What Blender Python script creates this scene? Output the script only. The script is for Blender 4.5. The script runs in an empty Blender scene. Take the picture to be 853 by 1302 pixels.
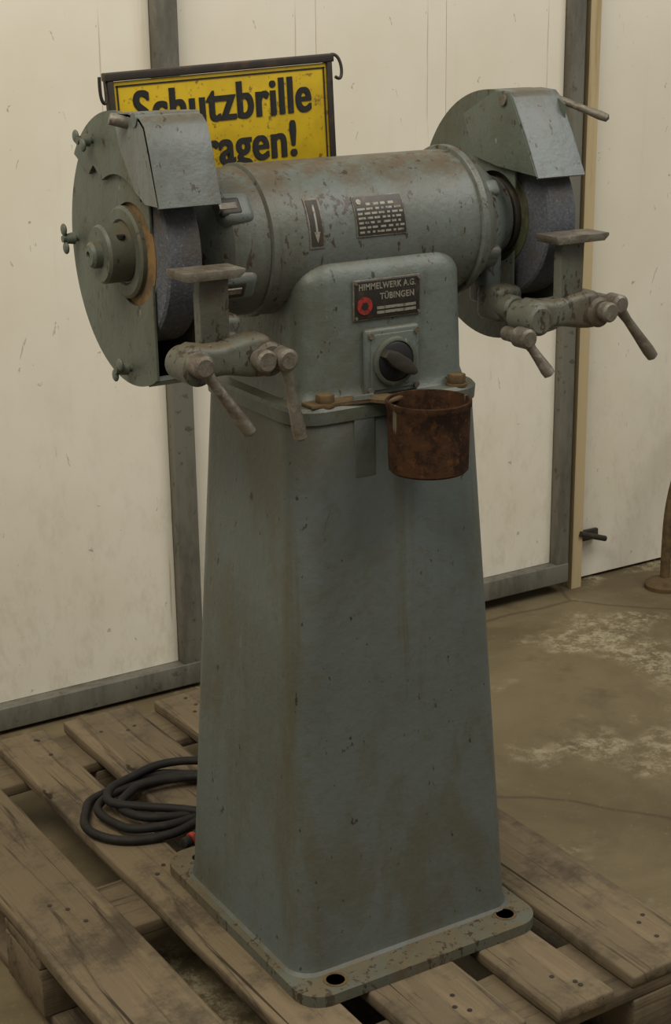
import bpy, bmesh, math, random
from mathutils import Vector, Matrix, Euler
random.seed(4)
sc=bpy.context.scene
try: sc.view_settings.view_transform='Standard'
except Exception: pass
# ---------------------------------------------------------------- helpers
def L(r,g,b):
    f=lambda c:(c/255/12.92) if c/255<=.04045 else ((c/255+.055)/1.055)**2.4
    return (f(r),f(g),f(b),1)
def empty(name,loc=(0,0,0)):
    o=bpy.data.objects.new(name,None); o.location=loc; sc.collection.objects.link(o); return o
def mk(name,bm,mat,parent=None,smooth=True,ang=35,loc=None,rot=None):
    bmesh.ops.recalc_face_normals(bm,faces=bm.faces)
    me=bpy.data.meshes.new(name); bm.to_mesh(me); bm.free()
    if smooth:
        for p in me.polygons: p.use_smooth=True
        me.set_sharp_from_angle(angle=math.radians(ang))
    o=bpy.data.objects.new(name,me); sc.collection.objects.link(o)
    if mat: me.materials.append(mat)
    if parent: o.parent=parent
    if loc: o.location=loc
    if rot: o.rotation_euler=rot
    return o
def box(name,c,s,mat,parent=None,bev=0.0,seg=3,rot=None,center_origin=True):
    bm=bmesh.new(); bmesh.ops.create_cube(bm,size=1)
    for v in bm.verts: v.co=Vector((v.co.x*s[0],v.co.y*s[1],v.co.z*s[2]))
    if bev>0: bmesh.ops.bevel(bm,geom=list(bm.edges),offset=bev,segments=seg,profile=.5,affect='EDGES')
    return mk(name,bm,mat,parent,loc=c,rot=rot)
def frame_from(d):
    d=Vector(d).normalized(); a=Vector((0,0,1)) if abs(d.z)<.9 else Vector((1,0,0))
    u=d.cross(a).normalized(); v=d.cross(u); return d,u,v
def lathe(name,prof,o,d,mat,parent=None,n=48,ang=35):
    """prof: (t,r) along direction d from origin o"""
    d,u,v=frame_from(d); o=Vector(o); bm=bmesh.new(); rings=[]
    for t,r in prof:
        if r<1e-6: rings.append([bm.verts.new(o+d*t)])
        else: rings.append([bm.verts.new(o+d*t+(u*math.cos(2*math.pi*i/n)+v*math.sin(2*math.pi*i/n))*r) for i in range(n)])
    for a,b in zip(rings,rings[1:]):
        for i in range(n):
            j=(i+1)%n
            if len(a)==1 and len(b)==1: continue
            if len(a)==1: bm.faces.new((a[0],b[i],b[j]))
            elif len(b)==1: bm.faces.new((a[i],a[j],b[0]))
            else: bm.faces.new((a[i],a[j],b[j],b[i]))
    for r in (rings[0],rings[-1]):
        if len(r)>1: bm.faces.new(r)
    return mk(name,bm,mat,parent,ang=ang)
def cyl(name,p0,p1,r,mat,parent=None,n=32,r2=None,bev=0.0):
    p0=Vector(p0);p1=Vector(p1);l=(p1-p0).length; r2=r if r2 is None else r2
    if bev: prof=[(0,r-bev),(bev*.3,r-bev*.3),(bev,r),(l-bev,r2),(l-bev*.3,r2-bev*.3),(l,r2-bev)]
    else: prof=[(0,r),(l,r2)]
    return lathe(name,prof,p0,p1-p0,mat,parent,n)
def prism(name,poly,x0,x1,mat,parent=None,bev=0.0,axis='X'):
    bm=bmesh.new()
    def P(a,b,x):
        return (x,a,b) if axis=='X' else ((a,x,b) if axis=='Y' else (a,b,x))
    A=[bm.verts.new(P(a,b,x0)) for a,b in poly]; B=[bm.verts.new(P(a,b,x1)) for a,b in poly]
    n=len(poly)
    fa=bm.faces.new(A); fb=bm.faces.new(list(reversed(B)))
    for i in range(n):
        j=(i+1)%n; bm.faces.new((A[i],B[i],B[j],A[j]))
    if bev:
        es=set(fa.edges)|set(fb.edges)
        bmesh.ops.bevel(bm,geom=list(es),offset=bev,segments=2,profile=.5,affect='EDGES')
    bmesh.ops.triangulate(bm,faces=[f for f in bm.faces if len(f.verts)>4])
    return mk(name,bm,mat,parent)
def rrect(hx,hy,r,n=8,cx=0,cy=0):
    pts=[]
    for (sx,sy,a0) in ((1,1,0),(-1,1,90),(-1,-1,180),(1,-1,270)):
        for i in range(n+1):
            a=math.radians(a0+90*i/n); pts.append((cx+sx*(hx-r)+r*math.cos(a),cy+sy*(hy-r)+r*math.sin(a)))
    return pts
def loft(name,secs,mat,parent=None,ang=35,cx=0):
    """secs: list of (z,hx,hy,r,cy)"""
    bm=bmesh.new(); R=[]
    for z,hx,hy,r,cy in secs: R.append([bm.verts.new((x,y,z)) for x,y in rrect(hx,hy,r,8,cx,cy)])
    n=len(R[0])
    for a,b in zip(R,R[1:]):
        for i in range(n): bm.faces.new((a[i],a[(i+1)%n],b[(i+1)%n],b[i]))
    bm.faces.new(R[0]); bm.faces.new(R[-1])
    return mk(name,bm,mat,parent,ang=ang)
def sphere(name,c,r,mat,parent=None,sc3=(1,1,1),rot=None):
    bm=bmesh.new(); bmesh.ops.create_uvsphere(bm,u_segments=20,v_segments=12,radius=r)
    for v in bm.verts: v.co=Vector((v.co.x*sc3[0],v.co.y*sc3[1],v.co.z*sc3[2]))
    return mk(name,bm,mat,parent,loc=c,rot=rot,ang=80)
def tube(name,pts,r,mat,parent=None,smooth_curve=True,cyclic=False):
    cu=bpy.data.curves.new(name,'CURVE'); cu.dimensions='3D'
    s=cu.splines.new('NURBS' if smooth_curve else 'POLY'); s.points.add(len(pts)-1)
    for p,q in zip(s.points,pts): p.co=(*q,1)
    if smooth_curve: s.order_u=4; s.use_endpoint_u=True
    cu.bevel_depth=r; cu.bevel_resolution=5; cu.resolution_u=6; cu.use_fill_caps=True
    t=bpy.data.objects.new(name+"_c",cu); sc.collection.objects.link(t)
    dg=bpy.context.evaluated_depsgraph_get(); me=bpy.data.meshes.new_from_object(t.evaluated_get(dg))
    bpy.data.objects.remove(t)
    for p in me.polygons: p.use_smooth=True
    o=bpy.data.objects.new(name,me); sc.collection.objects.link(o)
    me.materials.clear(); me.materials.append(mat)
    if parent:o.parent=parent
    return o
def text(name,body,size,loc,rot,mat,parent,ext=.0006,off=0.0,align='LEFT',sx=1,shear=0,sy=1):
    cu=bpy.data.curves.new(name,'FONT'); cu.body=body; cu.size=size; cu.extrude=ext; cu.offset=off; cu.align_x=align; cu.space_character=1.08
    t=bpy.data.objects.new(name+"_c",cu); sc.collection.objects.link(t)
    dg=bpy.context.evaluated_depsgraph_get(); me=bpy.data.meshes.new_from_object(t.evaluated_get(dg))
    bpy.data.objects.remove(t)
    o=bpy.data.objects.new(name,me); sc.collection.objects.link(o)
    me.materials.clear(); me.materials.append(mat); o.location=loc; o.rotation_euler=rot; o.scale=(sx,sy,1)
    if parent:o.parent=parent
    return o
# ---------------------------------------------------------------- materials
class M:
    def __init__(s,name,rough=.6,metal=0,spec=.5):
        s.m=bpy.data.materials.new(name); s.m.use_nodes=True; s.t=s.m.node_tree; s.b=s.t.nodes['Principled BSDF']
        s.b.inputs['Roughness'].default_value=rough; s.b.inputs['Metallic'].default_value=metal
        s.b.inputs['Specular IOR Level'].default_value=spec
        s.tc=s.t.nodes.new('ShaderNodeTexCoord'); s.col=None; s.h=None
    def link(s,a,b): s.t.links.new(a,b)
    def noise(s,scale,detail=6,rough=.6,stretch=(1,1,1),dist=0,coord='Object',off=(0,0,0)):
        mp=s.t.nodes.new('ShaderNodeMapping'); s.link(s.tc.outputs[coord],mp.inputs[0]); mp.inputs['Scale'].default_value=stretch; mp.inputs['Location'].default_value=off
        n=s.t.nodes.new('ShaderNodeTexNoise'); s.link(mp.outputs[0],n.inputs['Vector'])
        n.inputs['Scale'].default_value=scale;n.inputs['Detail'].default_value=detail;n.inputs['Roughness'].default_value=rough;n.inputs['Distortion'].default_value=dist
        return n.outputs[0]
    def voro(s,scale,feat='DISTANCE_TO_EDGE',stretch=(1,1,1)):
        mp=s.t.nodes.new('ShaderNodeMapping'); s.link(s.tc.outputs['Object'],mp.inputs[0]); mp.inputs['Scale'].default_value=stretch
        nn=s.t.nodes.new('ShaderNodeTexNoise'); nn.inputs['Scale'].default_value=3; s.link(mp.outputs[0],nn.inputs['Vector'])
        mx=s.t.nodes.new('ShaderNodeMix'); mx.data_type='VECTOR'; mx.inputs[0].default_value=.12; s.link(mp.outputs[0],mx.inputs[4]); s.link(nn.outputs[1],mx.inputs[5])
        n=s.t.nodes.new('ShaderNodeTexVoronoi'); n.feature=feat; n.inputs['Scale'].default_value=scale; s.link(mx.outputs[1],n.inputs['Vector']); return n.outputs[0]
    def ramp(s,v,a,b):
        r=s.t.nodes.new('ShaderNodeMapRange'); r.inputs[1].default_value=a; r.inputs[2].default_value=b; r.interpolation_type='SMOOTHSTEP'
        s.link(v,r.inputs[0]); return r.outputs[0]
    def math(s,op,a,b=0):
        n=s.t.nodes.new('ShaderNodeMath'); n.operation=op
        for i,x in enumerate((a,b)):
            if isinstance(x,(int,float)): n.inputs[i].default_value=x
            else: s.link(x,n.inputs[i])
        return n.outputs[0]
    def base(s,c): s.col=c; s.b.inputs['Base Color'].default_value=c; return s
    def over(s,c,fac,k=1.0):
        mx=s.t.nodes.new('ShaderNodeMix'); mx.data_type='RGBA'
        f=s.math('MULTIPLY',fac,k); s.link(f,mx.inputs[0])
        if isinstance(s.col,tuple): mx.inputs[6].default_value=s.col
        else: s.link(s.col,mx.inputs[6])
        if isinstance(c,tuple): mx.inputs[7].default_value=c
        else: s.link(c,mx.inputs[7])
        s.col=mx.outputs[2]; return s
    def sep(s,i,coord='Object'):
        n=s.t.nodes.new('ShaderNodeSeparateXYZ'); s.link(s.tc.outputs[coord],n.inputs[0]); return n.outputs[i]
    def bump(s,h,strength=.3,dist=.01):
        n=s.t.nodes.new('ShaderNodeBump'); n.inputs['Strength'].default_value=strength; n.inputs['Distance'].default_value=dist
        s.link(h,n.inputs['Height']); s.link(n.outputs[0],s.b.inputs['Normal']); return s
    def rand(s): return s.t.nodes.new('ShaderNodeObjectInfo').outputs['Random']
    def done(s):
        if not isinstance(s.col,tuple): s.link(s.col,s.b.inputs['Base Color'])
        return s.m
def paint(name,base,alt,stain,chip,chipt=.66,rough=.5,k=.6,top=None,flake=.5):
    m=M(name,rough=rough,spec=.4).base(base)
    m.over(alt,m.ramp(m.noise(4,5,.6),.4,.65),.8)
    m.over(stain,m.ramp(m.noise(3,7,.7,(1,1,.5),.8,off=(2,6,3)),.48,.66),k)
    m.over(stain,m.ramp(m.noise(9,6,.7,(1,1,.12),1.0),.52,.72),k)
    m.over(stain,m.ramp(m.noise(45,6,.7,off=(3,1,2)),.52,.7),.45)
    # settled grime on upward-facing surfaces
    up=m.ramp(m.sep(2,'Normal'),.45,.95); g=m.math('MULTIPLY',up,m.ramp(m.noise(14,8,.8,off=(1,3,0)),.43,.55)); m.over(top or L(88,78,58),g,.8)
    m.over(chip,m.ramp(m.noise(38,5,.65,(1,1,.6),off=(7,2,1)),chipt,chipt+.025),.9)
    m.over(chip,m.ramp(m.noise(90,3,.6,(1,1,.5),off=(2,2,8)),chipt+.02,chipt+.04),.8)
    m.over(chip,m.ramp(m.noise(16,6,.75,(1,1,.35),1.5,off=(5,2,6)),chipt+.01,chipt+.03),.75)
    m.over(L(142,144,132),m.ramp(m.noise(60,3,.5,(1,1,.4),off=(1,5,9)),.74,.77),flake)
    m.bump(m.noise(60,6,.65),.28,.005)
    return m.done()
M_ped=paint("pedestal_paint",L(89,96,92),L(81,86,80),L(79,75,57),L(40,36,32),.672,.46,.7,flake=.15)
M_mot=paint("motor_paint",L(101,108,103),L(90,96,90),L(80,76,59),L(60,45,36),.62,.42,.65,L(86,72,52))
M_hous=paint("housing_paint",L(94,102,96),L(90,95,87),L(78,76,60),L(50,44,36),.655,.42,flake=.3)
M_guard=paint("guard_paint",L(86,94,84),L(78,83,72),L(73,69,53),L(50,40,31),.635,.48,.75)
M_shield=paint("shield_paint",L(106,113,112),L(96,102,100),L(82,80,66),L(58,50,42),.645,.40)
M_cast=paint("cast_clamp",L(96,98,86),L(78,80,70),L(80,66,48),L(56,44,34),.59,.5,.8)
M_plate=paint("base_plate_paint",L(90,93,82),L(96,91,73),L(90,77,56),L(60,46,32),.60,.65,.9,L(98,88,65))
m=M("bare_steel",.48,.4).base(L(114,108,96)); m.over(L(80,66,52),m.ramp(m.noise(30,6,.7),.42,.64),.75); m.over(L(144,140,128),m.ramp(m.noise(50,5,.7,off=(4,4,4)),.56,.66),.6); m.bump(m.noise(90,6,.7),.4,.004); M_steel=m.done()
m=M("dark_steel",.55,.3).base(L(54,50,44)); m.over(L(84,70,52),m.ramp(m.noise(40,5),.5,.7),.6); M_dark=m.done()
m=M("black",.5).base(L(22,22,22)); M_black=m.done()
m=M("wheel_abrasive",.85,0,.3).base(L(84,87,92)); m.over(L(66,68,72),m.ramp(m.noise(170,3,.8),.42,.6),.7); m.over(L(78,70,56),m.ramp(m.noise(9),.46,.66),.7); m.over(L(130,134,138),m.ramp(m.noise(260,2,.6),.66,.72),.6); m.bump(m.noise(240,3),.4,.003); M_wheel=m.done()
m=M("wheel_label",.8).base(L(122,94,52)); m.over(L(78,62,40),m.ramp(m.noise(30,6,.7),.4,.6),.85); M_label=m.done()
m=M("wheel_label_green",.8).base(L(78,86,54)); m.over(L(54,46,34),m.ramp(m.noise(40,5),.4,.62),.85); M_labelg=m.done()
m=M("rust",.95,0,.15).base(L(96,66,45)); m.over(L(54,40,31),m.ramp(m.noise(24,8,.8),.44,.58),.9); m.over(L(130,88,56),m.ramp(m.noise(60,7,.8,off=(2,2,2)),.54,.64),.7)
m.over(L(154,152,128),m.ramp(m.noise(34,3,.5,(1,1,.14),off=(4,6,0)),.64,.67),.75); m.bump(m.noise(80,8,.9),1.0,.012); M_rust=m.done()
m=M("brown_bracket",.75,0,.3).base(L(100,82,54)); m.over(L(66,52,36),m.ramp(m.noise(30,6,.7),.4,.65),.8); M_brk=m.done()
m=M("sign_yellow",.45,0,.4).base(L(200,168,28)); m.over(L(172,142,26),m.ramp(m.noise(8,5),.42,.66),.7); m.over(L(84,64,30),m.ramp(m.noise(20,7,.8),.58,.65),.75); m.over(L(90,66,30),m.ramp(m.noise(80,5,.7,off=(3,3,3)),.60,.66),.7); M_yel=m.done()
m=M("sign_letters",.6).base(L(30,28,24)); m.over(L(90,74,36),m.ramp(m.noise(60,5,.7),.62,.7),.5); M_blt=m.done()
m=M("sign_frame",.6,.2).base(L(50,44,38)); m.over(L(84,62,44),m.ramp(m.noise(40),.5,.7),.6); M_frm=m.done()
m=M("nameplate",.4,.4).base(L(50,46,42)); m.over(L(80,66,48),m.ramp(m.noise(60),.5,.7),.6); M_np=m.done()
m=M("plate_letters",.5,.3).base(L(140,136,122)); m.over(L(70,64,54),m.ramp(m.noise(120,4),.5,.65),.7); M_let=m.done()
m=M("badge_red",.5).base(L(150,42,32)); m.over(L(70,36,28),m.ramp(m.noise(120,4),.45,.62),.8); M_red=m.done()
m=M("cable_rubber",.65,0,.3).base(L(30,28,26)); m.over(L(52,46,38),m.ramp(m.noise(30),.5,.72),.6); M_cab=m.done()
# wood
m=M("pallet_wood",.85,0,.2).base(L(118,104,82)); 
m.over(L(90,79,64),m.rand(),.7)
m.over(L(138,122,96),m.ramp(m.noise(14,6,.7,(1,.06,1)),.5,.7),.7)
m.over(L(58,49,40),m.ramp(m.noise(26,7,.75,(1,.04,1),1.5,off=(3,1,0)),.52,.64),.8)
m.over(L(68,61,51),m.ramp(m.noise(5,6,.75,off=(1,1,1)),.47,.66),.75)
m.over(L(154,141,116),m.ramp(m.noise(11,6,.8,(1,.3,1),off=(6,1,1)),.62,.7),.5)
m.over(L(36,28,22),m.ramp(m.noise(30,3,.5,(1,.5,1),off=(9,1,1)),.71,.75),.8)
m.over(L(30,24,18),m.ramp(m.noise(60,3,.6,(1,.012,1),.4,off=(2,8,1)),.68,.71),.8)
m.bump(m.noise(40,6,.7,(1,.05,1)),.6,.006); M_wood=m.done()
m=M("pallet_wood_cross",.85,0,.2).base(L(110,97,76)); 
m.over(L(62,52,41),m.ramp(m.noise(26,7,.75,(.05,1,1),1.5,off=(3,1,0)),.52,.66),.8); m.over(L(70,62,50),m.ramp(m.noise(5,5,.7),.45,.7),.7)
m.bump(m.noise(40,6,.7,(.05,1,1)),.5,.005); M_woodx=m.done()
# wall panel
m=M("door_white_panel",.5,0,.3).base(L(228,222,206))
m.over(L(214,206,182),m.ramp(m.noise(1.3,5,.6),.4,.7),.6)
m.over(L(196,182,146),m.ramp(m.noise(7,7,.7,(1,1,.05),.6),.58,.80),.55)
m.over(L(160,142,104),m.ramp(m.noise(34,5,.7,(1,1,.018),off=(3,0,1)),.655,.71),.6)
m.over(L(120,110,90),m.ramp(m.noise(20,5,.7,(1,1,.3),1.8,off=(5,0,3)),.67,.70),.45)
m.over(L(76,70,58),m.ramp(m.noise(46,4,.6,(1,1,.6),1.0,off=(1,0,7)),.70,.73),.5)
lo=m.math('MULTIPLY',m.ramp(m.sep(2,'Object'),-.4,-1.7),m.ramp(m.noise(20,8,.8,(1,1,.5)),.46,.66)); m.over(L(166,154,126),lo,.3)
m.bump(m.noise(6,4),.06,.01); M_panel=m.done()
m=M("steel_door_frame",.55,.2,.4).base(L(120,118,107)); m.over(L(86,83,73),m.ramp(m.noise(9,6,.7,(1,1,.3)),.42,.65),.8); m.over(L(70,60,46),m.ramp(m.noise(40,5),.6,.67),.6); M_rail=m.done()
m=M("wood_post",.7,0,.3).base(L(186,168,130)); m.over(L(140,118,80),m.ramp(m.noise(20,6,.7,(1,1,.06)),.5,.7),.7); M_post=m.done()
# concrete
m=M("concrete_floor",.65,0,.35).base(L(124,111,84))
m.over(L(99,87,63),m.ramp(m.noise(1.6,7,.65,dist=.5),.4,.62),.9)
m.over(L(82,71,51),m.ramp(m.noise(5,6,.7,off=(2,4,0)),.5,.72),.6)
pm=m.math('MULTIPLY',m.ramp(m.noise(2.2,4,.6,off=(.4,.9,0)),.51,.6),m.ramp(m.noise(26,8,.85),.44,.60)); m.over(L(186,175,146),pm,.75)
m.over(L(66,55,40),m.ramp(m.voro(1.1),.010,.0),.5)
m.over(L(150,136,104),m.ramp(m.noise(60,3,.7),.62,.7),.4)
m.bump(m.noise(30,6,.7),.15,.01); M_floor=m.done()
# ---------------------------------------------------------------- room
FZ=-.16; WY=1.245
floor=box("floor",(0.8,-.6,FZ-.05),(9,8,.1),M_floor)
wb=box("wall_back",(0.8,WY+.22,1.5),(9,.1,3.4),M_panel)
def panel(parent,x0,x1,z0,z1,y,mat,boards):
    n=boards; w=(x1-x0)/n
    for i in range(n):
        box("panel_board_%d"%(i+1),((x0+w*(i+.5)),y,(z0+z1)/2),(w-.001,.03,z1-z0),mat,parent,bev=.001,seg=1)
def door(name,x0,x1,y,fw,zb,boards,left=True,right=True,rh=.055):
    e=empty(name)
    panel(e,x0+ (fw if left else 0),x1-(fw if right else 0),zb+rh,2.9,y+.02,M_panel,boards)
    zt=2.95
    if left: box("stile_a",(x0+fw/2,y,(zb+zt)/2),(fw,.05,zt-zb),M_rail,e,bev=.003)
    if right: box("stile_b",(x1-fw/2,y,(zb+zt)/2),(fw,.05,zt-zb),M_rail,e,bev=.003)
    box("bottom_rail",((x0+x1)/2,y-.001,zb+rh/2),(x1-x0,.052,rh),M_rail,e,bev=.003)
    return e
door("door_1",-2.2,.347,WY,.054,FZ+.012,5,left=True)
door("door_2",.351,1.478,WY+.01,.042,FZ+.035,3,left=False)
box("trim_1",(1.525,WY+.03,1.3),(.034,.05,2.92),M_post)
d3=empty("door_3"); panel(d3,1.552,2.9,FZ+.01,2.9,WY+.06,M_panel,2)
box("latch_plate",(1.57,WY+.03,-.02),(.09,.012,.03),M_dark,d3,bev=.002); cyl("latch_pin",(1.53,WY+.0,.0),(1.62,WY+.0,-.03),.008,M_dark,d3)
# ---------------------------------------------------------------- pallet
pal=empty("wooden_pallet",(0,.222,0)); pal.rotation_euler=(0,0,math.radians(1.5))
def board(n,c,s,mat,bev=.004,along='Y'):
    """worn board: slightly irregular long edges and ends"""
    bm=bmesh.new(); N=14; k=1 if along=='Y' else 0; o=1-k
    rows=[]
    for i in range(N+1):
        t=-s[k]/2+s[k]*i/N
        wl=-s[o]/2+random.uniform(0,.0035); wr=s[o]/2-random.uniform(0,.0035)
        row=[]
        for a,zz in ((wl,-s[2]/2),(wr,-s[2]/2),(wr,s[2]/2),(wl,s[2]/2)):
            e=random.uniform(-.003,.003) if i in (0,N) else 0
            p=[0,0,zz+(random.uniform(-.0012,0) if zz>0 else 0)]; p[k]=t+e; p[o]=a; row.append(bm.verts.new(p))
        rows.append(row)
    for a,b in zip(rows,rows[1:]):
        for j in range(4): bm.faces.new((a[j],a[(j+1)%4],b[(j+1)%4],b[j]))
    bm.faces.new(rows[0]); bm.faces.new(rows[-1])
    bmesh.ops.recalc_face_normals(bm,faces=bm.faces)
    es=[e for e in bm.edges if len(e.link_faces)==2 and e.calc_face_angle(0)>.7]
    bmesh.ops.bevel(bm,geom=es,offset=bev,segments=2,profile=.5,affect='EDGES')
    return mk(n,bm,mat,pal,loc=c,ang=50)
def pbox(n,c,s,mat,bev=.004):
    return box(n,c,s,mat,pal,bev=bev,seg=2)
LEN=1.335
DB=[(-.50,-.342),(-.285,-.174),(-.130,.031),(.077,.188),(.232,.397)]
for i,(a,b) in enumerate(DB):
    board("deck_board_%d"%(i+1),((a+b)/2,random.uniform(-.006,.006),-.012),(b-a,LEN,.024),M_wood)
for i,y in enumerate((-LEN/2+.08,0,LEN/2-.08)):
    board("stringer_board_%d"%(i+1),(-.0515,y,-.036),(.89,.155,.024),M_woodx,along='X')
    for j,x in enumerate((-.42,-.05,.315)):
        pbox("block_%d%d"%(i,j),(x,y,-.0915),(.155,.155,.087),M_woodx)
for j,x in enumerate((-.42,-.05,.315)):
    board("bottom_board_%d"%(j+1),(x,0,-.1475),(.13,LEN,.025),M_wood)
for (a,b) in DB:
    for y in (-LEN/2+.08,0,LEN/2-.08):
        for k in range(3):
            x=a+.03+(b-a-.06)*random.random(); yy=y+random.uniform(-.05,.05)
            cyl("nail_head",(x,yy,-.002),(x,yy,.0004),.004,M_dark,pal,n=10)
# ---------------------------------------------------------------- grinder
G=empty("pedestal_grinder")
SZ=1.111
HOLES=((-.155,-.222),(.172,-.213),(-.165,.215),(.172,.215))
bm=bmesh.new()
outer=[bm.verts.new((x,y,0)) for x,y in rrect(.221,.254,.045,10)]
eds=[bm.edges.new((outer[i],outer[(i+1)%len(outer)])) for i in range(len(outer))]
for hx,hy in HOLES:
    vs=[bm.verts.new((hx+.014*math.cos(k*math.pi/8),hy+.014*math.sin(k*math.pi/8),0)) for k in range(16)]
    eds+=[bm.edges.new((vs[i],vs[(i+1)%16])) for i in range(16)]
bmesh.ops.triangle_fill(bm,use_beauty=True,edges=eds)
for f in list(bm.faces):
    c=f.calc_center_median()
    for hx,hy in HOLES:
        if (c.x-hx)**2+(c.y-hy)**2<.0135**2 and all((v.co.x-hx)**2+(v.co.y-hy)**2<.0145**2 for v in f.verts): bm.faces.remove(f); break
r=bmesh.ops.extrude_face_region(bm,geom=list(bm.faces))
for g in r['geom']:
    if isinstance(g,bmesh.types.BMVert): g.co.z+=.018
mk("base_plate",bm,M_plate,G)
for hx,hy in HOLES[:2]:
    lathe("hole_rim",[(0,.0145),(0,.019),(.0008,.019),(.0008,.0145),(0,.0145)],(hx,hy,.018),(0,0,1),M_brk,G,24)
loft("column",[(.018,.209,.202,.042,0),(.022,.204,.197,.040,0),(.034,.2005,.1935,.038,0),(.45,.181,.172,.042,0),(.862,.161,.151,.048,0),(.866,.159,.149,.048,0)],M_ped,G)
loft("column_cap",[(.866,.160,.150,.048,0),(.868,.164,.154,.05,0),(.886,.165,.155,.05,0),(.891,.161,.151,.048,0)],M_hous,G)
# housing with rounded top
HX=.010
secs=[(.889,.150,.130,.03,0),(.893,.146,.125,.032,0),(.91,.142,.121,.034,0),(1.03,.140,.119,.038,0)]
for k in range(1,9):
    a=math.radians(90*k/8); secs.append((1.047+.042*math.sin(a),.140-.042*(1-math.cos(a)),.119-.03*(1-math.cos(a)),.038-.012*(1-math.cos(a)),0))
loft("switch_housing",secs,M_hous,G,ang=60,cx=HX)
# motor
lathe("motor_body",[(-.258,.0),(-.258,.06),(-.25,.072),(-.236,.09),(-.222,.1),(-.2,.1035),(-.17,.1045),(-.168,.1035),(-.166,.1085),(-.155,.1085),(-.154,.107),(.183,.107),(.1835,.112),(.185,.1135),(.193,.1135),(.1955,.112),(.196,.106),(.205,.103),(.225,.093),(.25,.075),(.262,.066),(.275,.062),(.275,0)],(0,0,SZ),(1,0,0),M_mot,G,96,ang=25)
for a in (35,145,215,325,-28):
    ra=math.radians(a); ca,sa=math.cos(ra),math.sin(ra)
    if a in (35,-28):
        box("bell_lug",(-.212,-ca*.092,SZ+sa*.092),(.050,.034,.046),M_mot,G,bev=.011,rot=(-ra,0,0))
        box("bell_pocket",(-.222,-ca*.1045,SZ+sa*.1045),(.034,.011,.028),M_dark,G,bev=.005,rot=(-ra,0,0))
        cyl("bell_bolt",(-.240,-ca*.104,SZ+sa*.104),(-.214,-ca*.104,SZ+sa*.104),.0085,M_steel,G,n=6)
    p=Vector((.215,-ca*.086,SZ+sa*.086)); box("bell_boss",p,(.04,.028,.026),M_mot,G,bev=.008,rot=(-ra,0,0))
def curved_plate(name,x0,x1,a0,a1,r,mat,th=.0015,n=12,endr=0):
    bm=bmesh.new(); rows=[]
    for i in range(n+1):
        a=math.radians(a0+(a1-a0)*i/n)
        rows.append([bm.verts.new((x,-rr*math.cos(a),SZ+rr*math.sin(a))) for x,rr in ((x0,r),(x1,r),(x1,r+th),(x0,r+th))])
    for p,q in zip(rows,rows[1:]):
        for i in range(4): bm.faces.new((p[i],p[(i+1)%4],q[(i+1)%4],q[i]))
    bm.faces.new(rows[0]); bm.faces.new(rows[-1]); return mk(name,bm,mat,G)
curved_plate("rating_plate_rim",-.033,.050,3,34,.1072,M_steel)
curved_plate("rating_plate",-.0315,.0485,4,33,.1078,M_np)
random.seed(9)
for i in range(7):
    a=5.5+i*3.4; x=-.029+(.016 if i==6 else 0)
    while x<(.03 if i==6 else .042):
        w=random.uniform(.004,.013); curved_plate("rating_cell",x,min(x+w,.046),a,a+(1.6 if i<6 else 2.0),.1093,M_let,.0004,2); x+=w+random.uniform(.002,.005)
lathe("rating_logo",[(0,.0042),(.0006,.0042),(.0006,0)],(-.024,-.1094*math.cos(math.radians(29)),SZ+.1094*math.sin(math.radians(29))),(0,-math.cos(math.radians(29)),math.sin(math.radians(29))),M_let,G,16)
curved_plate("direction_plate_rim",-.110,-.086,-2,36,.1072,M_steel,.001)
curved_plate("direction_plate",-.107,-.089,0,34,.1078,M_dark,.0012)
curved_plate("direction_arrow_shaft",-.0995,-.0965,7,30,.1088,M_let,.0006)
bm=bmesh.new(); vs=[]
for x,ad in ((-.098,2),(-.103,10),(-.093,10)):
    a=math.radians(ad); vs.append(bm.verts.new((x,-.1096*math.cos(a),SZ+.1096*math.sin(a))))
bm.faces.new(vs); mk("direction_arrow_head",bm,M_let,G,smooth=False)
# name plate
FY=-.1195
box("name_plate_rim",(.007,FY-.0015,1.030),(.114,.003,.058),M_steel,G,bev=.001)
box("name_plate",(.007,FY-.002,1.030),(.110,.004,.054),M_np,G,bev=.001)
lx=Euler((math.radians(90),0,0))
text("plate_text_1","HIMMELWERK A.G.",.0125,(-.042,FY-.0042,1.0445),lx,M_let,G,.0003,.0003,sx=.86)
text("plate_text_2","TÜBINGEN",.0125,(-.006,FY-.0042,1.029),lx,M_let,G,.0003,.0003,sx=.9)
for k in range(2):
    box("plate_bar",(.022,FY-.0042,1.017-.0065*k),(.066,.0008,.004),M_let,G)
cyl("plate_badge",(-.032,FY-.004,1.022),(-.032,FY-.0055,1.022),.0125,M_red,G); cyl("plate_badge_mark",(-.032,FY-.005,1.022),(-.032,FY-.0062,1.022),.006,M_np,G,n=6)
for x in (-.046,.060):
    for z in (1.0055,1.0545): cyl("plate_rivet",(x,FY-.003,z),(x,FY-.006,z),.0022,M_steel,G,n=12)
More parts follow.
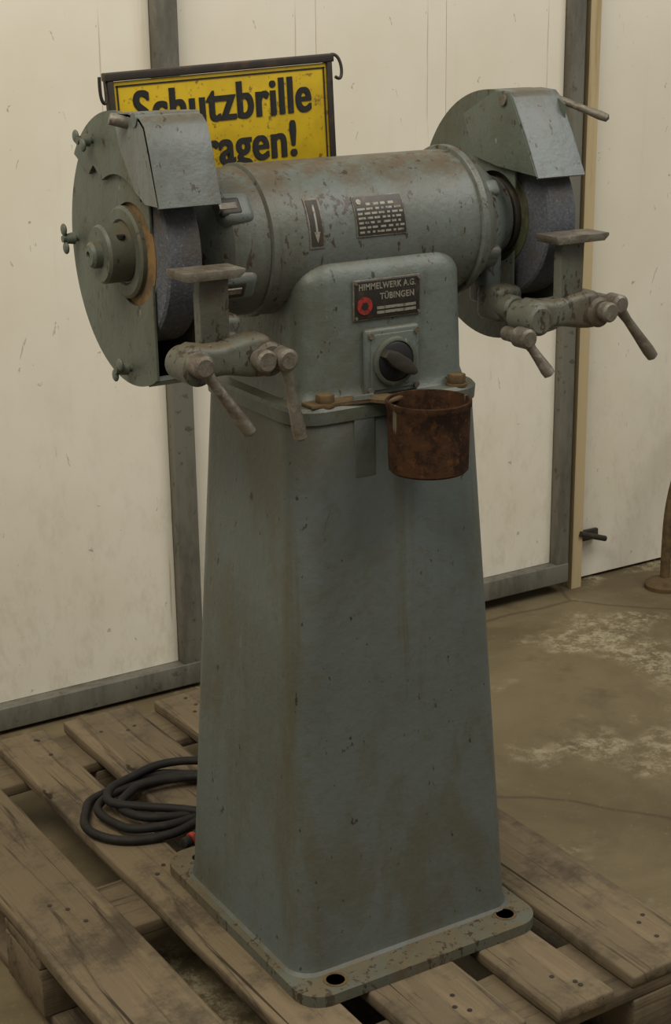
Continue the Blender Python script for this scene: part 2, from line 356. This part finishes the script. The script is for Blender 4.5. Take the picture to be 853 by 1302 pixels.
# switch
box("switch_plate",(.011,FY-.006,.94),(.092,.012,.098),M_hous,G,bev=.005)
box("switch_plate_inner",(.011,FY-.012,.94),(.076,.004,.082),M_hous,G,bev=.0015)
lathe("switch_ring",[(0,.036),(.006,.036),(.008,.033),(.008,.030),(.003,.029),(.003,0)],(.011,FY-.013,.94),(0,-1,0),M_guard,G)
lathe("switch_dial",[(0,.029),(.004,.029),(.006,.026),(.006,0)],(.011,FY-.0155,.94),(0,-1,0),M_black,G)
kb=prism("switch_knob",[(-.030,-.006),(-.012,-.011),(.012,-.011),(.030,-.005),(.034,0),(.030,.005),(.012,.011),(-.012,.011),(-.030,.006)],-.006,.012,M_dark,G,bev=.003,axis='Y')
kb.location=(.011,FY-.030,.94); kb.rotation_euler=(0,math.radians(33),0)
for x in (-.028,.050):
    for z in (.9,.98): cyl("switch_screw",(x,FY-.012,z),(x,FY-.016,z),.0045,M_steel,G,n=12)
for x in (-.108,.118):
    cyl("cap_washer",(x,-.138,.8905),(x,-.138,.894),.016,M_brk,G)
    cyl("cap_bolt",(x,-.138,.894),(x,-.138,.908),.0135,M_brk,G,n=6,bev=.002)
# wheels and guards
def arc(r,a0,a1,n=40,cy=0,cz=SZ): return [(cy+r*math.cos(math.radians(a0+(a1-a0)*i/n)),cz+r*math.sin(math.radians(a0+(a1-a0)*i/n))) for i in range(n+1)]
def cover_poly(R,yc,nr,nc):
    a=math.degrees(math.acos(yc/R)); P=arc(R,-a,a,60)
    h=math.sqrt(max(nr*nr-(yc-nc)**2,0)); t=math.degrees(math.atan2(h,yc-nc))
    P+=arc(nr,t,-t,36,nc)
    return P
def guard(s,R,x_out,x_in,matO,matI):
    th=.004*s
    prism("guard_outer_plate",cover_poly(R,-.085,.070,-.024),x_out,x_out-th,matO,G,bev=.001)
    prism("guard_inner_plate",cover_poly(R,-.062,.07,-.01),x_in+th,x_in,matI,G,bev=.001)
    a=117; P=arc(R,-a,104,60)+arc(R-.005,104,-a,60)
    prism("guard_band",P,x_out-th*.5,x_in+th*.5,matO,G)
    P=arc(R+.0015,-a+.5,-a+12,8)+arc(R-.007,-a+12,-a+.5,8); prism("guard_band_end",P,x_out-th*1.05,x_in+th*.2,matO,G)
    w0,w1=(x_out-.006*s),(x_in+.018*s)
    d=(w1-w0); 
    lathe("grinding_wheel",[(0,.0),(0,.122),(.003,.126),(abs(d)-.003,.126),(abs(d),.122),(abs(d),0)],(w0,0,SZ),(d,0,0),M_wheel,G,96)
    lathe("wheel_label",[(0,.088),(.0012,.088),(.0012,.05),(0,.05)],(w0,0,SZ),(s,0,0),M_label,G,64)
    lathe("wheel_label_inner",[(0,.076),(.0012,.076),(.0012,.05),(0,.05)],(w1,0,SZ),(-s,0,0),M_labelg,G,64)
    cyl("wheel_flange",(w1,0,SZ),(w1-.012*s,0,SZ),.06,M_dark,G,n=64,bev=.003)
    cyl("drive_shaft",(w1-.012*s,0,SZ),(s*.25,0,SZ),.022,M_steel,G)
    lathe("outer_flange",[(0,.063),(.006,.063),(.009,.059),(.009,.045),(.006,.042),(.006,0)],(w0+.0012*s,0,SZ),(s,0,0),M_guard,G,64)
    lathe("hub_nut",[(0,.040),(.034,.040),(.038,.037),(.038,0)],(w0+.007*s,0,SZ),(s,0,0),M_guard,G,64)
    lathe("shaft_end",[(0,.018),(.010,.018),(.014,.014),(.015,.006),(.010,.005),(.010,0)],(w0+.045*s,0,SZ),(s,0,0),M_guard,G,32)
    return w0
guard(-1,.185,-.340,-.266,M_guard,M_guard)
guard(1,.190,.352,.276,M_guard,M_guard)
cyl("nut_hole",(-.358,-.030,SZ+.024),(-.358,-.0305,SZ+.0285),.006,M_black,G,n=16)
P=arc(.188,40,116,40)+arc(.105,134,62,20)+arc(.135,56,46,5)
prism("guard_upper_leaf",P,-.347,-.3405,M_guard,G,bev=.001)
lathe("bearing_neck_left",[(0,.055),(.012,.055),(.014,.05),(.02,.05)],(-.268,0,SZ),(1,0,0),M_dark,G,48)
def wing(c,d,ax):
    c=Vector(c); d=Vector(d)
    cyl("wing_stud",c,c+d*.024,.005,M_guard,G,n=16)
    cyl("wing_hub",c+d*.006,c+d*.018,.009,M_guard,G,n=20,r2=.007)
    for sg in (-1,1):
        sphere("wing_ear",c+d*.020+Vector(ax)*sg*.013,.009,M_guard,G,(.4,1,1.0))
wing((-.346,.075,SZ+.145),(-1,0,0),(0,.9,.4)); wing((-.34,.165,SZ+.0),(-1,0,0),(0,.2,.98)); wing((-.34,.0,SZ-.162),(-1,0,0),(0,.7,-.7))
def shield(x0,x1,prof,th,name,mat):
    P=[(y,z) for y,z in prof]; n=len(P); Q=[]
    for i in range(n):
        a=Vector(P[max(i-1,0)]);b=Vector(P[min(i+1,n-1)]);t=(b-a).normalized(); nn=Vector((-t.y,t.x)); Q.append(tuple(Vector(P[i])+nn*th))
    return prism(name,P+Q[::-1],x0,x1,mat,G,bev=.001)
shield(-.352,-.262,[(-.01,1.297),(-.06,1.300),(-.095,1.296),(-.110,1.285),(-.122,1.25),(-.143,1.185)],.005,"spark_shield",M_shield)
ckl=[(-.01,1.296),(-.06,1.298),(-.094,1.294),(-.108,1.284),(-.121,1.25),(-.141,1.186),(-.10,1.186),(-.07,1.20),(-.03,1.25)]
prism("shield_cheek",ckl,-.352,-.348,M_shield,G)
prism("shield_cheek",ckl,-.266,-.262,M_shield,G)
cyl("shield_hinge",(-.354,-.080,1.292),(-.262,-.080,1.292),.009,M_shield,G)
cyl("shield_pin",(-.345,-.055,1.285),(-.372,-.045,1.293),.008,M_steel,G,bev=.002)
rp=[(-.02,1.302),(-.055,1.300),(-.066,1.292),(-.100,1.235),(-.130,1.180)]
shield(.268,.356,rp,.005,"spark_shield_b",M_shield)
ck=[(.06,1.262),(-.02,1.300),(-.055,1.298),(-.064,1.289),(-.098,1.232),(-.127,1.182),(-.09,1.185),(-.03,1.19),(.03,1.2)]
prism("shield_cheek_b",ck,.266,.270,M_guard,G,bev=.0008); prism("shield_cheek_b",ck,.353,.357,M_guard,G,bev=.0008)
lathe("shield_handle",[(0,.006),(.06,.0055),(.085,.007),(.097,.006),(.1,0)],(.345,-.05,1.292),(.60,-.72,-.34),M_steel,G,24)
cyl("shield_pivot",(.262,-.045,1.288),(.362,-.045,1.288),.008,M_steel,G)
# tool rests
def rest(px,py,pz,pw,bx,by,bz,blen,s,levers,rodx,posx):
    h=pw/2
    prism("rest_table",[(px-h,pz-.003),(px-h+.004,pz-.009),(px+h-.008,pz-.009),(px+h,pz-.002),(px+h,pz+.002),(px-h,pz+.003)],py-.026,py+.026,M_steel,G,bev=.001,axis='Y')
    prism("rest_post",[(posx-.022,bz),(posx+.020,bz),(posx+.020,pz-.03),(posx+.022,pz-.008),(posx-.020,pz-.008),(posx-.022,pz-.03)],py-.006,py+.012,M_cast,G,bev=.002,axis='Y')
    bm=bmesh.new(); N=16; rings=[]
    for i in range(15):
        t=i/14; x=bx-blen/2+blen*t
        e=min(t,1-t); k=min(1,(e/.10))**.5 if e<.10 else 1
        hy=.023*k*(1+.10*math.sin(t*9)); hz=(.024+.004*math.cos(t*7+.6))*k
        if k==0: hy=hz=.010
        rings.append([bm.verts.new((x,by+yy,bz+zz)) for yy,zz in rrect(max(hy,.01),max(hz,.01),max(min(hy,hz,.012)*.85,.006),4)])
    n=len(rings[0])
    for a,b in zip(rings,rings[1:]):
        for i in range(n): bm.faces.new((a[i],a[(i+1)%n],b[(i+1)%n],b[i]))
    bm.faces.new(rings[0]); bm.faces.new(rings[-1]); mk("clamp_body",bm,M_cast,G,ang=60)
    for e in (-1,1):
        lathe("clamp_boss",[(0,.018),(.004,.023),(.056,.023),(.06,.018)],(bx+e*(blen/2-.016),by+.03,bz-.004),(0,-1,0),M_cast,G,32)
    lathe("clamp_screw_boss",[(0,.012),(.02,.015),(.03,.015),(.033,.012),(.033,0)],(posx+.045,by-.015,bz-.002),(0,-1,0),M_steel,G,32)
    cyl("rest_rod",(rodx,by,bz+.0),(rodx,-.06,bz+.004),.013,M_steel,G)
    lathe("rod_collar",[(0,.016),(.004,.02),(.03,.02),(.034,.016)],(rodx,by+.075,bz+.002),(0,-1,0),M_cast,G,32)
    for h,t in levers:
        h=Vector(h);t=Vector(t);d=(t-h);l=d.length
        lathe("lever_screw",[(0,.011),(.03,.011),(.031,.0155),(.055,.0150),(.058,.011),(.058,0)],h+Vector((0,.042,0)),(0,-1,0),M_steel,G,24)
        lathe("clamp_lever",[(-.014,.004),(-.010,.0095),(l*.12,.0085),(l*.3,.0068),(l*.55,.0078),(l*.85,.0096),(l*.97,.0088),(l,.004)],h+Vector((0,-.003,0)),d,M_steel,G,24)
rest(-.310,-.185,1.108,.088,-.294,-.2,.995,.136,-1,[((-.350,-.238,.998),(-.287,-.250,.902)),((-.228,-.236,.992),(-.208,-.240,.880))],-.262,-.302)
rest(.308,-.163,1.098,.098,.290,-.16,.985,.145,1,[((.206,-.182,.958),(.238,-.205,.902)),((.372,-.190,.992),(.443,-.2,.902))],.24,.306)
box("rod_lug_left",(-.245,-.085,1.0),(.05,.06,.06),M_cast,G,bev=.012)
box("rod_lug_left_web",(-.235,-.05,1.03),(.03,.05,.09),M_mot,G,bev=.008)
box("rod_lug_right",(.245,-.07,.99),(.05,.06,.055),M_cast,G,bev=.012)
box("rod_lug_right_web",(.24,-.04,1.03),(.03,.05,.09),M_mot,G,bev=.008)
SY=.165
cyl("sign_post",(-.10,.14,.80),(-.10,.178,1.30),.008,M_frm,G)
box("sign_post_foot",(-.10,.148,.86),(.04,.03,.04),M_frm,G,bev=.003)
# ---------------------------------------------------------------- sign
S=empty("safety_sign",(-.097,SY,1.341)); S.rotation_euler=(0,math.radians(-2.4),0)
W=.372; 
box("frame_top",(0,0,0),(W+.008,.016,.012),M_frm,S,bev=.002)
box("frame_left",(-W/2+.004,0,-.09),(.010,.014,.17),M_frm,S,bev=.002)
box("frame_right",(W/2-.004,0,-.09),(.010,.014,.17),M_frm,S,bev=.002)
box("frame_bottom",(0,0,-.172),(W,.014,.012),M_frm,S,bev=.002)
box("sign_board",(0,-.001,-.088),(W-.012,.005,.162),M_yel,S,bev=.001)
for (cx,cz,sx,sz) in ((0,-.0135,W-.024,.0022),(0,-.163,W-.024,.0022),(-W/2+.014,-.088,.0022,.15),(W/2-.014,-.088,.0022,.15)):
    box("border_line",(cx,-.004,cz),(sx,.0012,sz),M_blt,S)
for i,dx in enumerate((-.0015,0,.0015)):
    text("lettering_top_%d"%(i+1),"Schutzbrille",.069,(-.149+dx,-.0041-.0002*i,-.075),lx,M_blt,S,.0003,.0010,sx=.84,sy=1.1)
    text("lettering_low_%d"%(i+1),"tragen!",.069,(-.064+dx,-.0041-.0002*i,-.139),lx,M_blt,S,.0003,.0010,sx=.87,sy=1.08)
for sg in (-1,1):
    x=sg*(W/2+.002)
    tube("goggle_hook",[(x,0,.004),(x+sg*.006,-.004,.006),(x+sg*.013,-.008,-.004),(x+sg*.014,-.010,-.026),(x+sg*.008,-.012,-.034),(x+sg*.0,-.012,-.028)] if sg>0 else
         [(x,0,.0),(x-.002,-.004,-.02),(x-.001,-.006,-.034),(x-.009,-.008,-.038),(x-.014,-.01,-.022),(x-.013,-.012,.002)],.0025,M_frm,S)
# ---------------------------------------------------------------- rusty cup
cup=empty("water_cup",(.014,-.218,.797))
lathe("cup_shell",[(0,0),(0,.054),(.003,.057),(.05,.058),(.092,.0590),(.095,.061),(.102,.061),(.103,.0595),(.1025,.057),(.012,.0545),(.012,0)],(0,0,0),(0,0,1),M_rust,cup,64)
prism("hanger_bar",[(-.150,.068),(-.150,.098),(-.09,.10),(-.02,.075),(-.01,.05),(-.045,.035),(-.06,.06),(-.10,.066)],.0945,.099,M_brk,cup,bev=.0008,axis='Z')
box("hanger_strap",(-.066,.066,.045),(.034,.004,.12),M_ped,cup,bev=.001,rot=(math.radians(-1.6),0,0))
# ---------------------------------------------------------------- cable
C=empty("power_cable")
pts=[(-.03,.17,.05),(-.03,.22,.035),(-.02,.27,.02)]
z=.009; cx,cy=-.140,.435
rr=[random.uniform(-.012,.012) for _ in range(90)]
for k in range(0,60):
    a=-1.2+k*2*math.pi/16; lp=k//16
    rx=.128+.022*math.sin(lp*2.1+1)+rr[k]; ry=.100+.022*math.cos(lp*1.7)+rr[k+20]*.7
    pts.append((cx+.014*lp+rx*math.cos(a),cy+.012*math.sin(lp*3)+ry*math.sin(a),z+.006*lp+.003*math.sin(k*1.3)+.002))
pts+=[(-.06,.33,.03),(-.08,.305,.012),(-.11,.295,.012)]
tube("cable",pts,.0082,M_cab,C)
cyl("plug",(-.14,.285,.016),(-.11,.295,.016),.012,M_cab,C,bev=.003); cyl("plug_collar",(-.141,.284,.016),(-.152,.280,.016),.0125,M_red,C,bev=.003); cyl("plug_tip",(-.152,.280,.016),(-.168,.275,.016),.010,M_cab,C,bev=.003)
# ---------------------------------------------------------------- stand at right edge
T=empty("tubular_stand",(1.735,1.12,FZ))
lathe("foot_disc",[(0,0),(0,.055),(.012,.056),(.02,.045),(.03,.02),(.035,0)],(0,0,0),(0,0,1),M_brk,T,40)
tube("bent_tube",[(0,0,.02),(0,0,.08),(0,0,.15),(.003,0,.22),(.016,0,.29),(.042,0,.36),(.08,0,.44),(.14,0,.52),(.22,0,.58),(.3,0,.60)],.014,M_brk,T)
cyl("cross_tube",(.0,0,.15),(.30,0,.15),.010,M_brk,T); cyl("rear_leg",(.3,0,.0),(.3,0,.60),.014,M_brk,T)
lathe("foot_disc_b",[(0,0),(0,.055),(.012,.056),(.02,.045),(.03,.02),(.035,0)],(.3,0,0),(0,0,1),M_brk,T,40)
# ---------------------------------------------------------------- light
w=bpy.data.worlds.new("World"); sc.world=w; w.use_nodes=True
w.node_tree.nodes['Background'].inputs[0].default_value=(1,.98,.94,1); w.node_tree.nodes['Background'].inputs[1].default_value=.24
def area(n,loc,tgt,size,e,col):
    l=bpy.data.lights.new(n,'AREA'); l.shape='RECTANGLE'; l.size=size[0]; l.size_y=size[1]; l.energy=e; l.color=col
    o=bpy.data.objects.new(n,l); sc.collection.objects.link(o); o.location=loc
    o.rotation_euler=(Vector(tgt)-Vector(loc)).to_track_quat('-Z','Y').to_euler()
area("hall_light_main",(-1.9,-.7,3.5),(0,.4,.3),(2.6,1.6),92,(1,.92,.78))
area("hall_light_second",(1.8,-1.6,3.6),(.5,.6,.2),(2.6,1.6),68,(1,.97,.91))
# ---------------------------------------------------------------- camera
yaw=math.radians(31);pitch=math.radians(18);roll=math.radians(-0.78)
fw=Vector((math.sin(yaw)*math.cos(pitch),math.cos(yaw)*math.cos(pitch),-math.sin(pitch)))
r0=Vector((math.cos(yaw),-math.sin(yaw),0)); u0=r0.cross(fw)
R=r0*math.cos(roll)+u0*math.sin(roll); U=u0*math.cos(roll)-r0*math.sin(roll)
cam=bpy.data.cameras.new("camera"); co=bpy.data.objects.new("camera",cam); sc.collection.objects.link(co)
mt=Matrix((R,U,-fw)).transposed().to_4x4(); mt.translation=Vector((-1.233,-2.035,1.45)); co.matrix_world=mt
cam.sensor_fit='HORIZONTAL'; cam.sensor_width=36; cam.lens=36*2050/853; cam.clip_start=.05
sc.camera=co
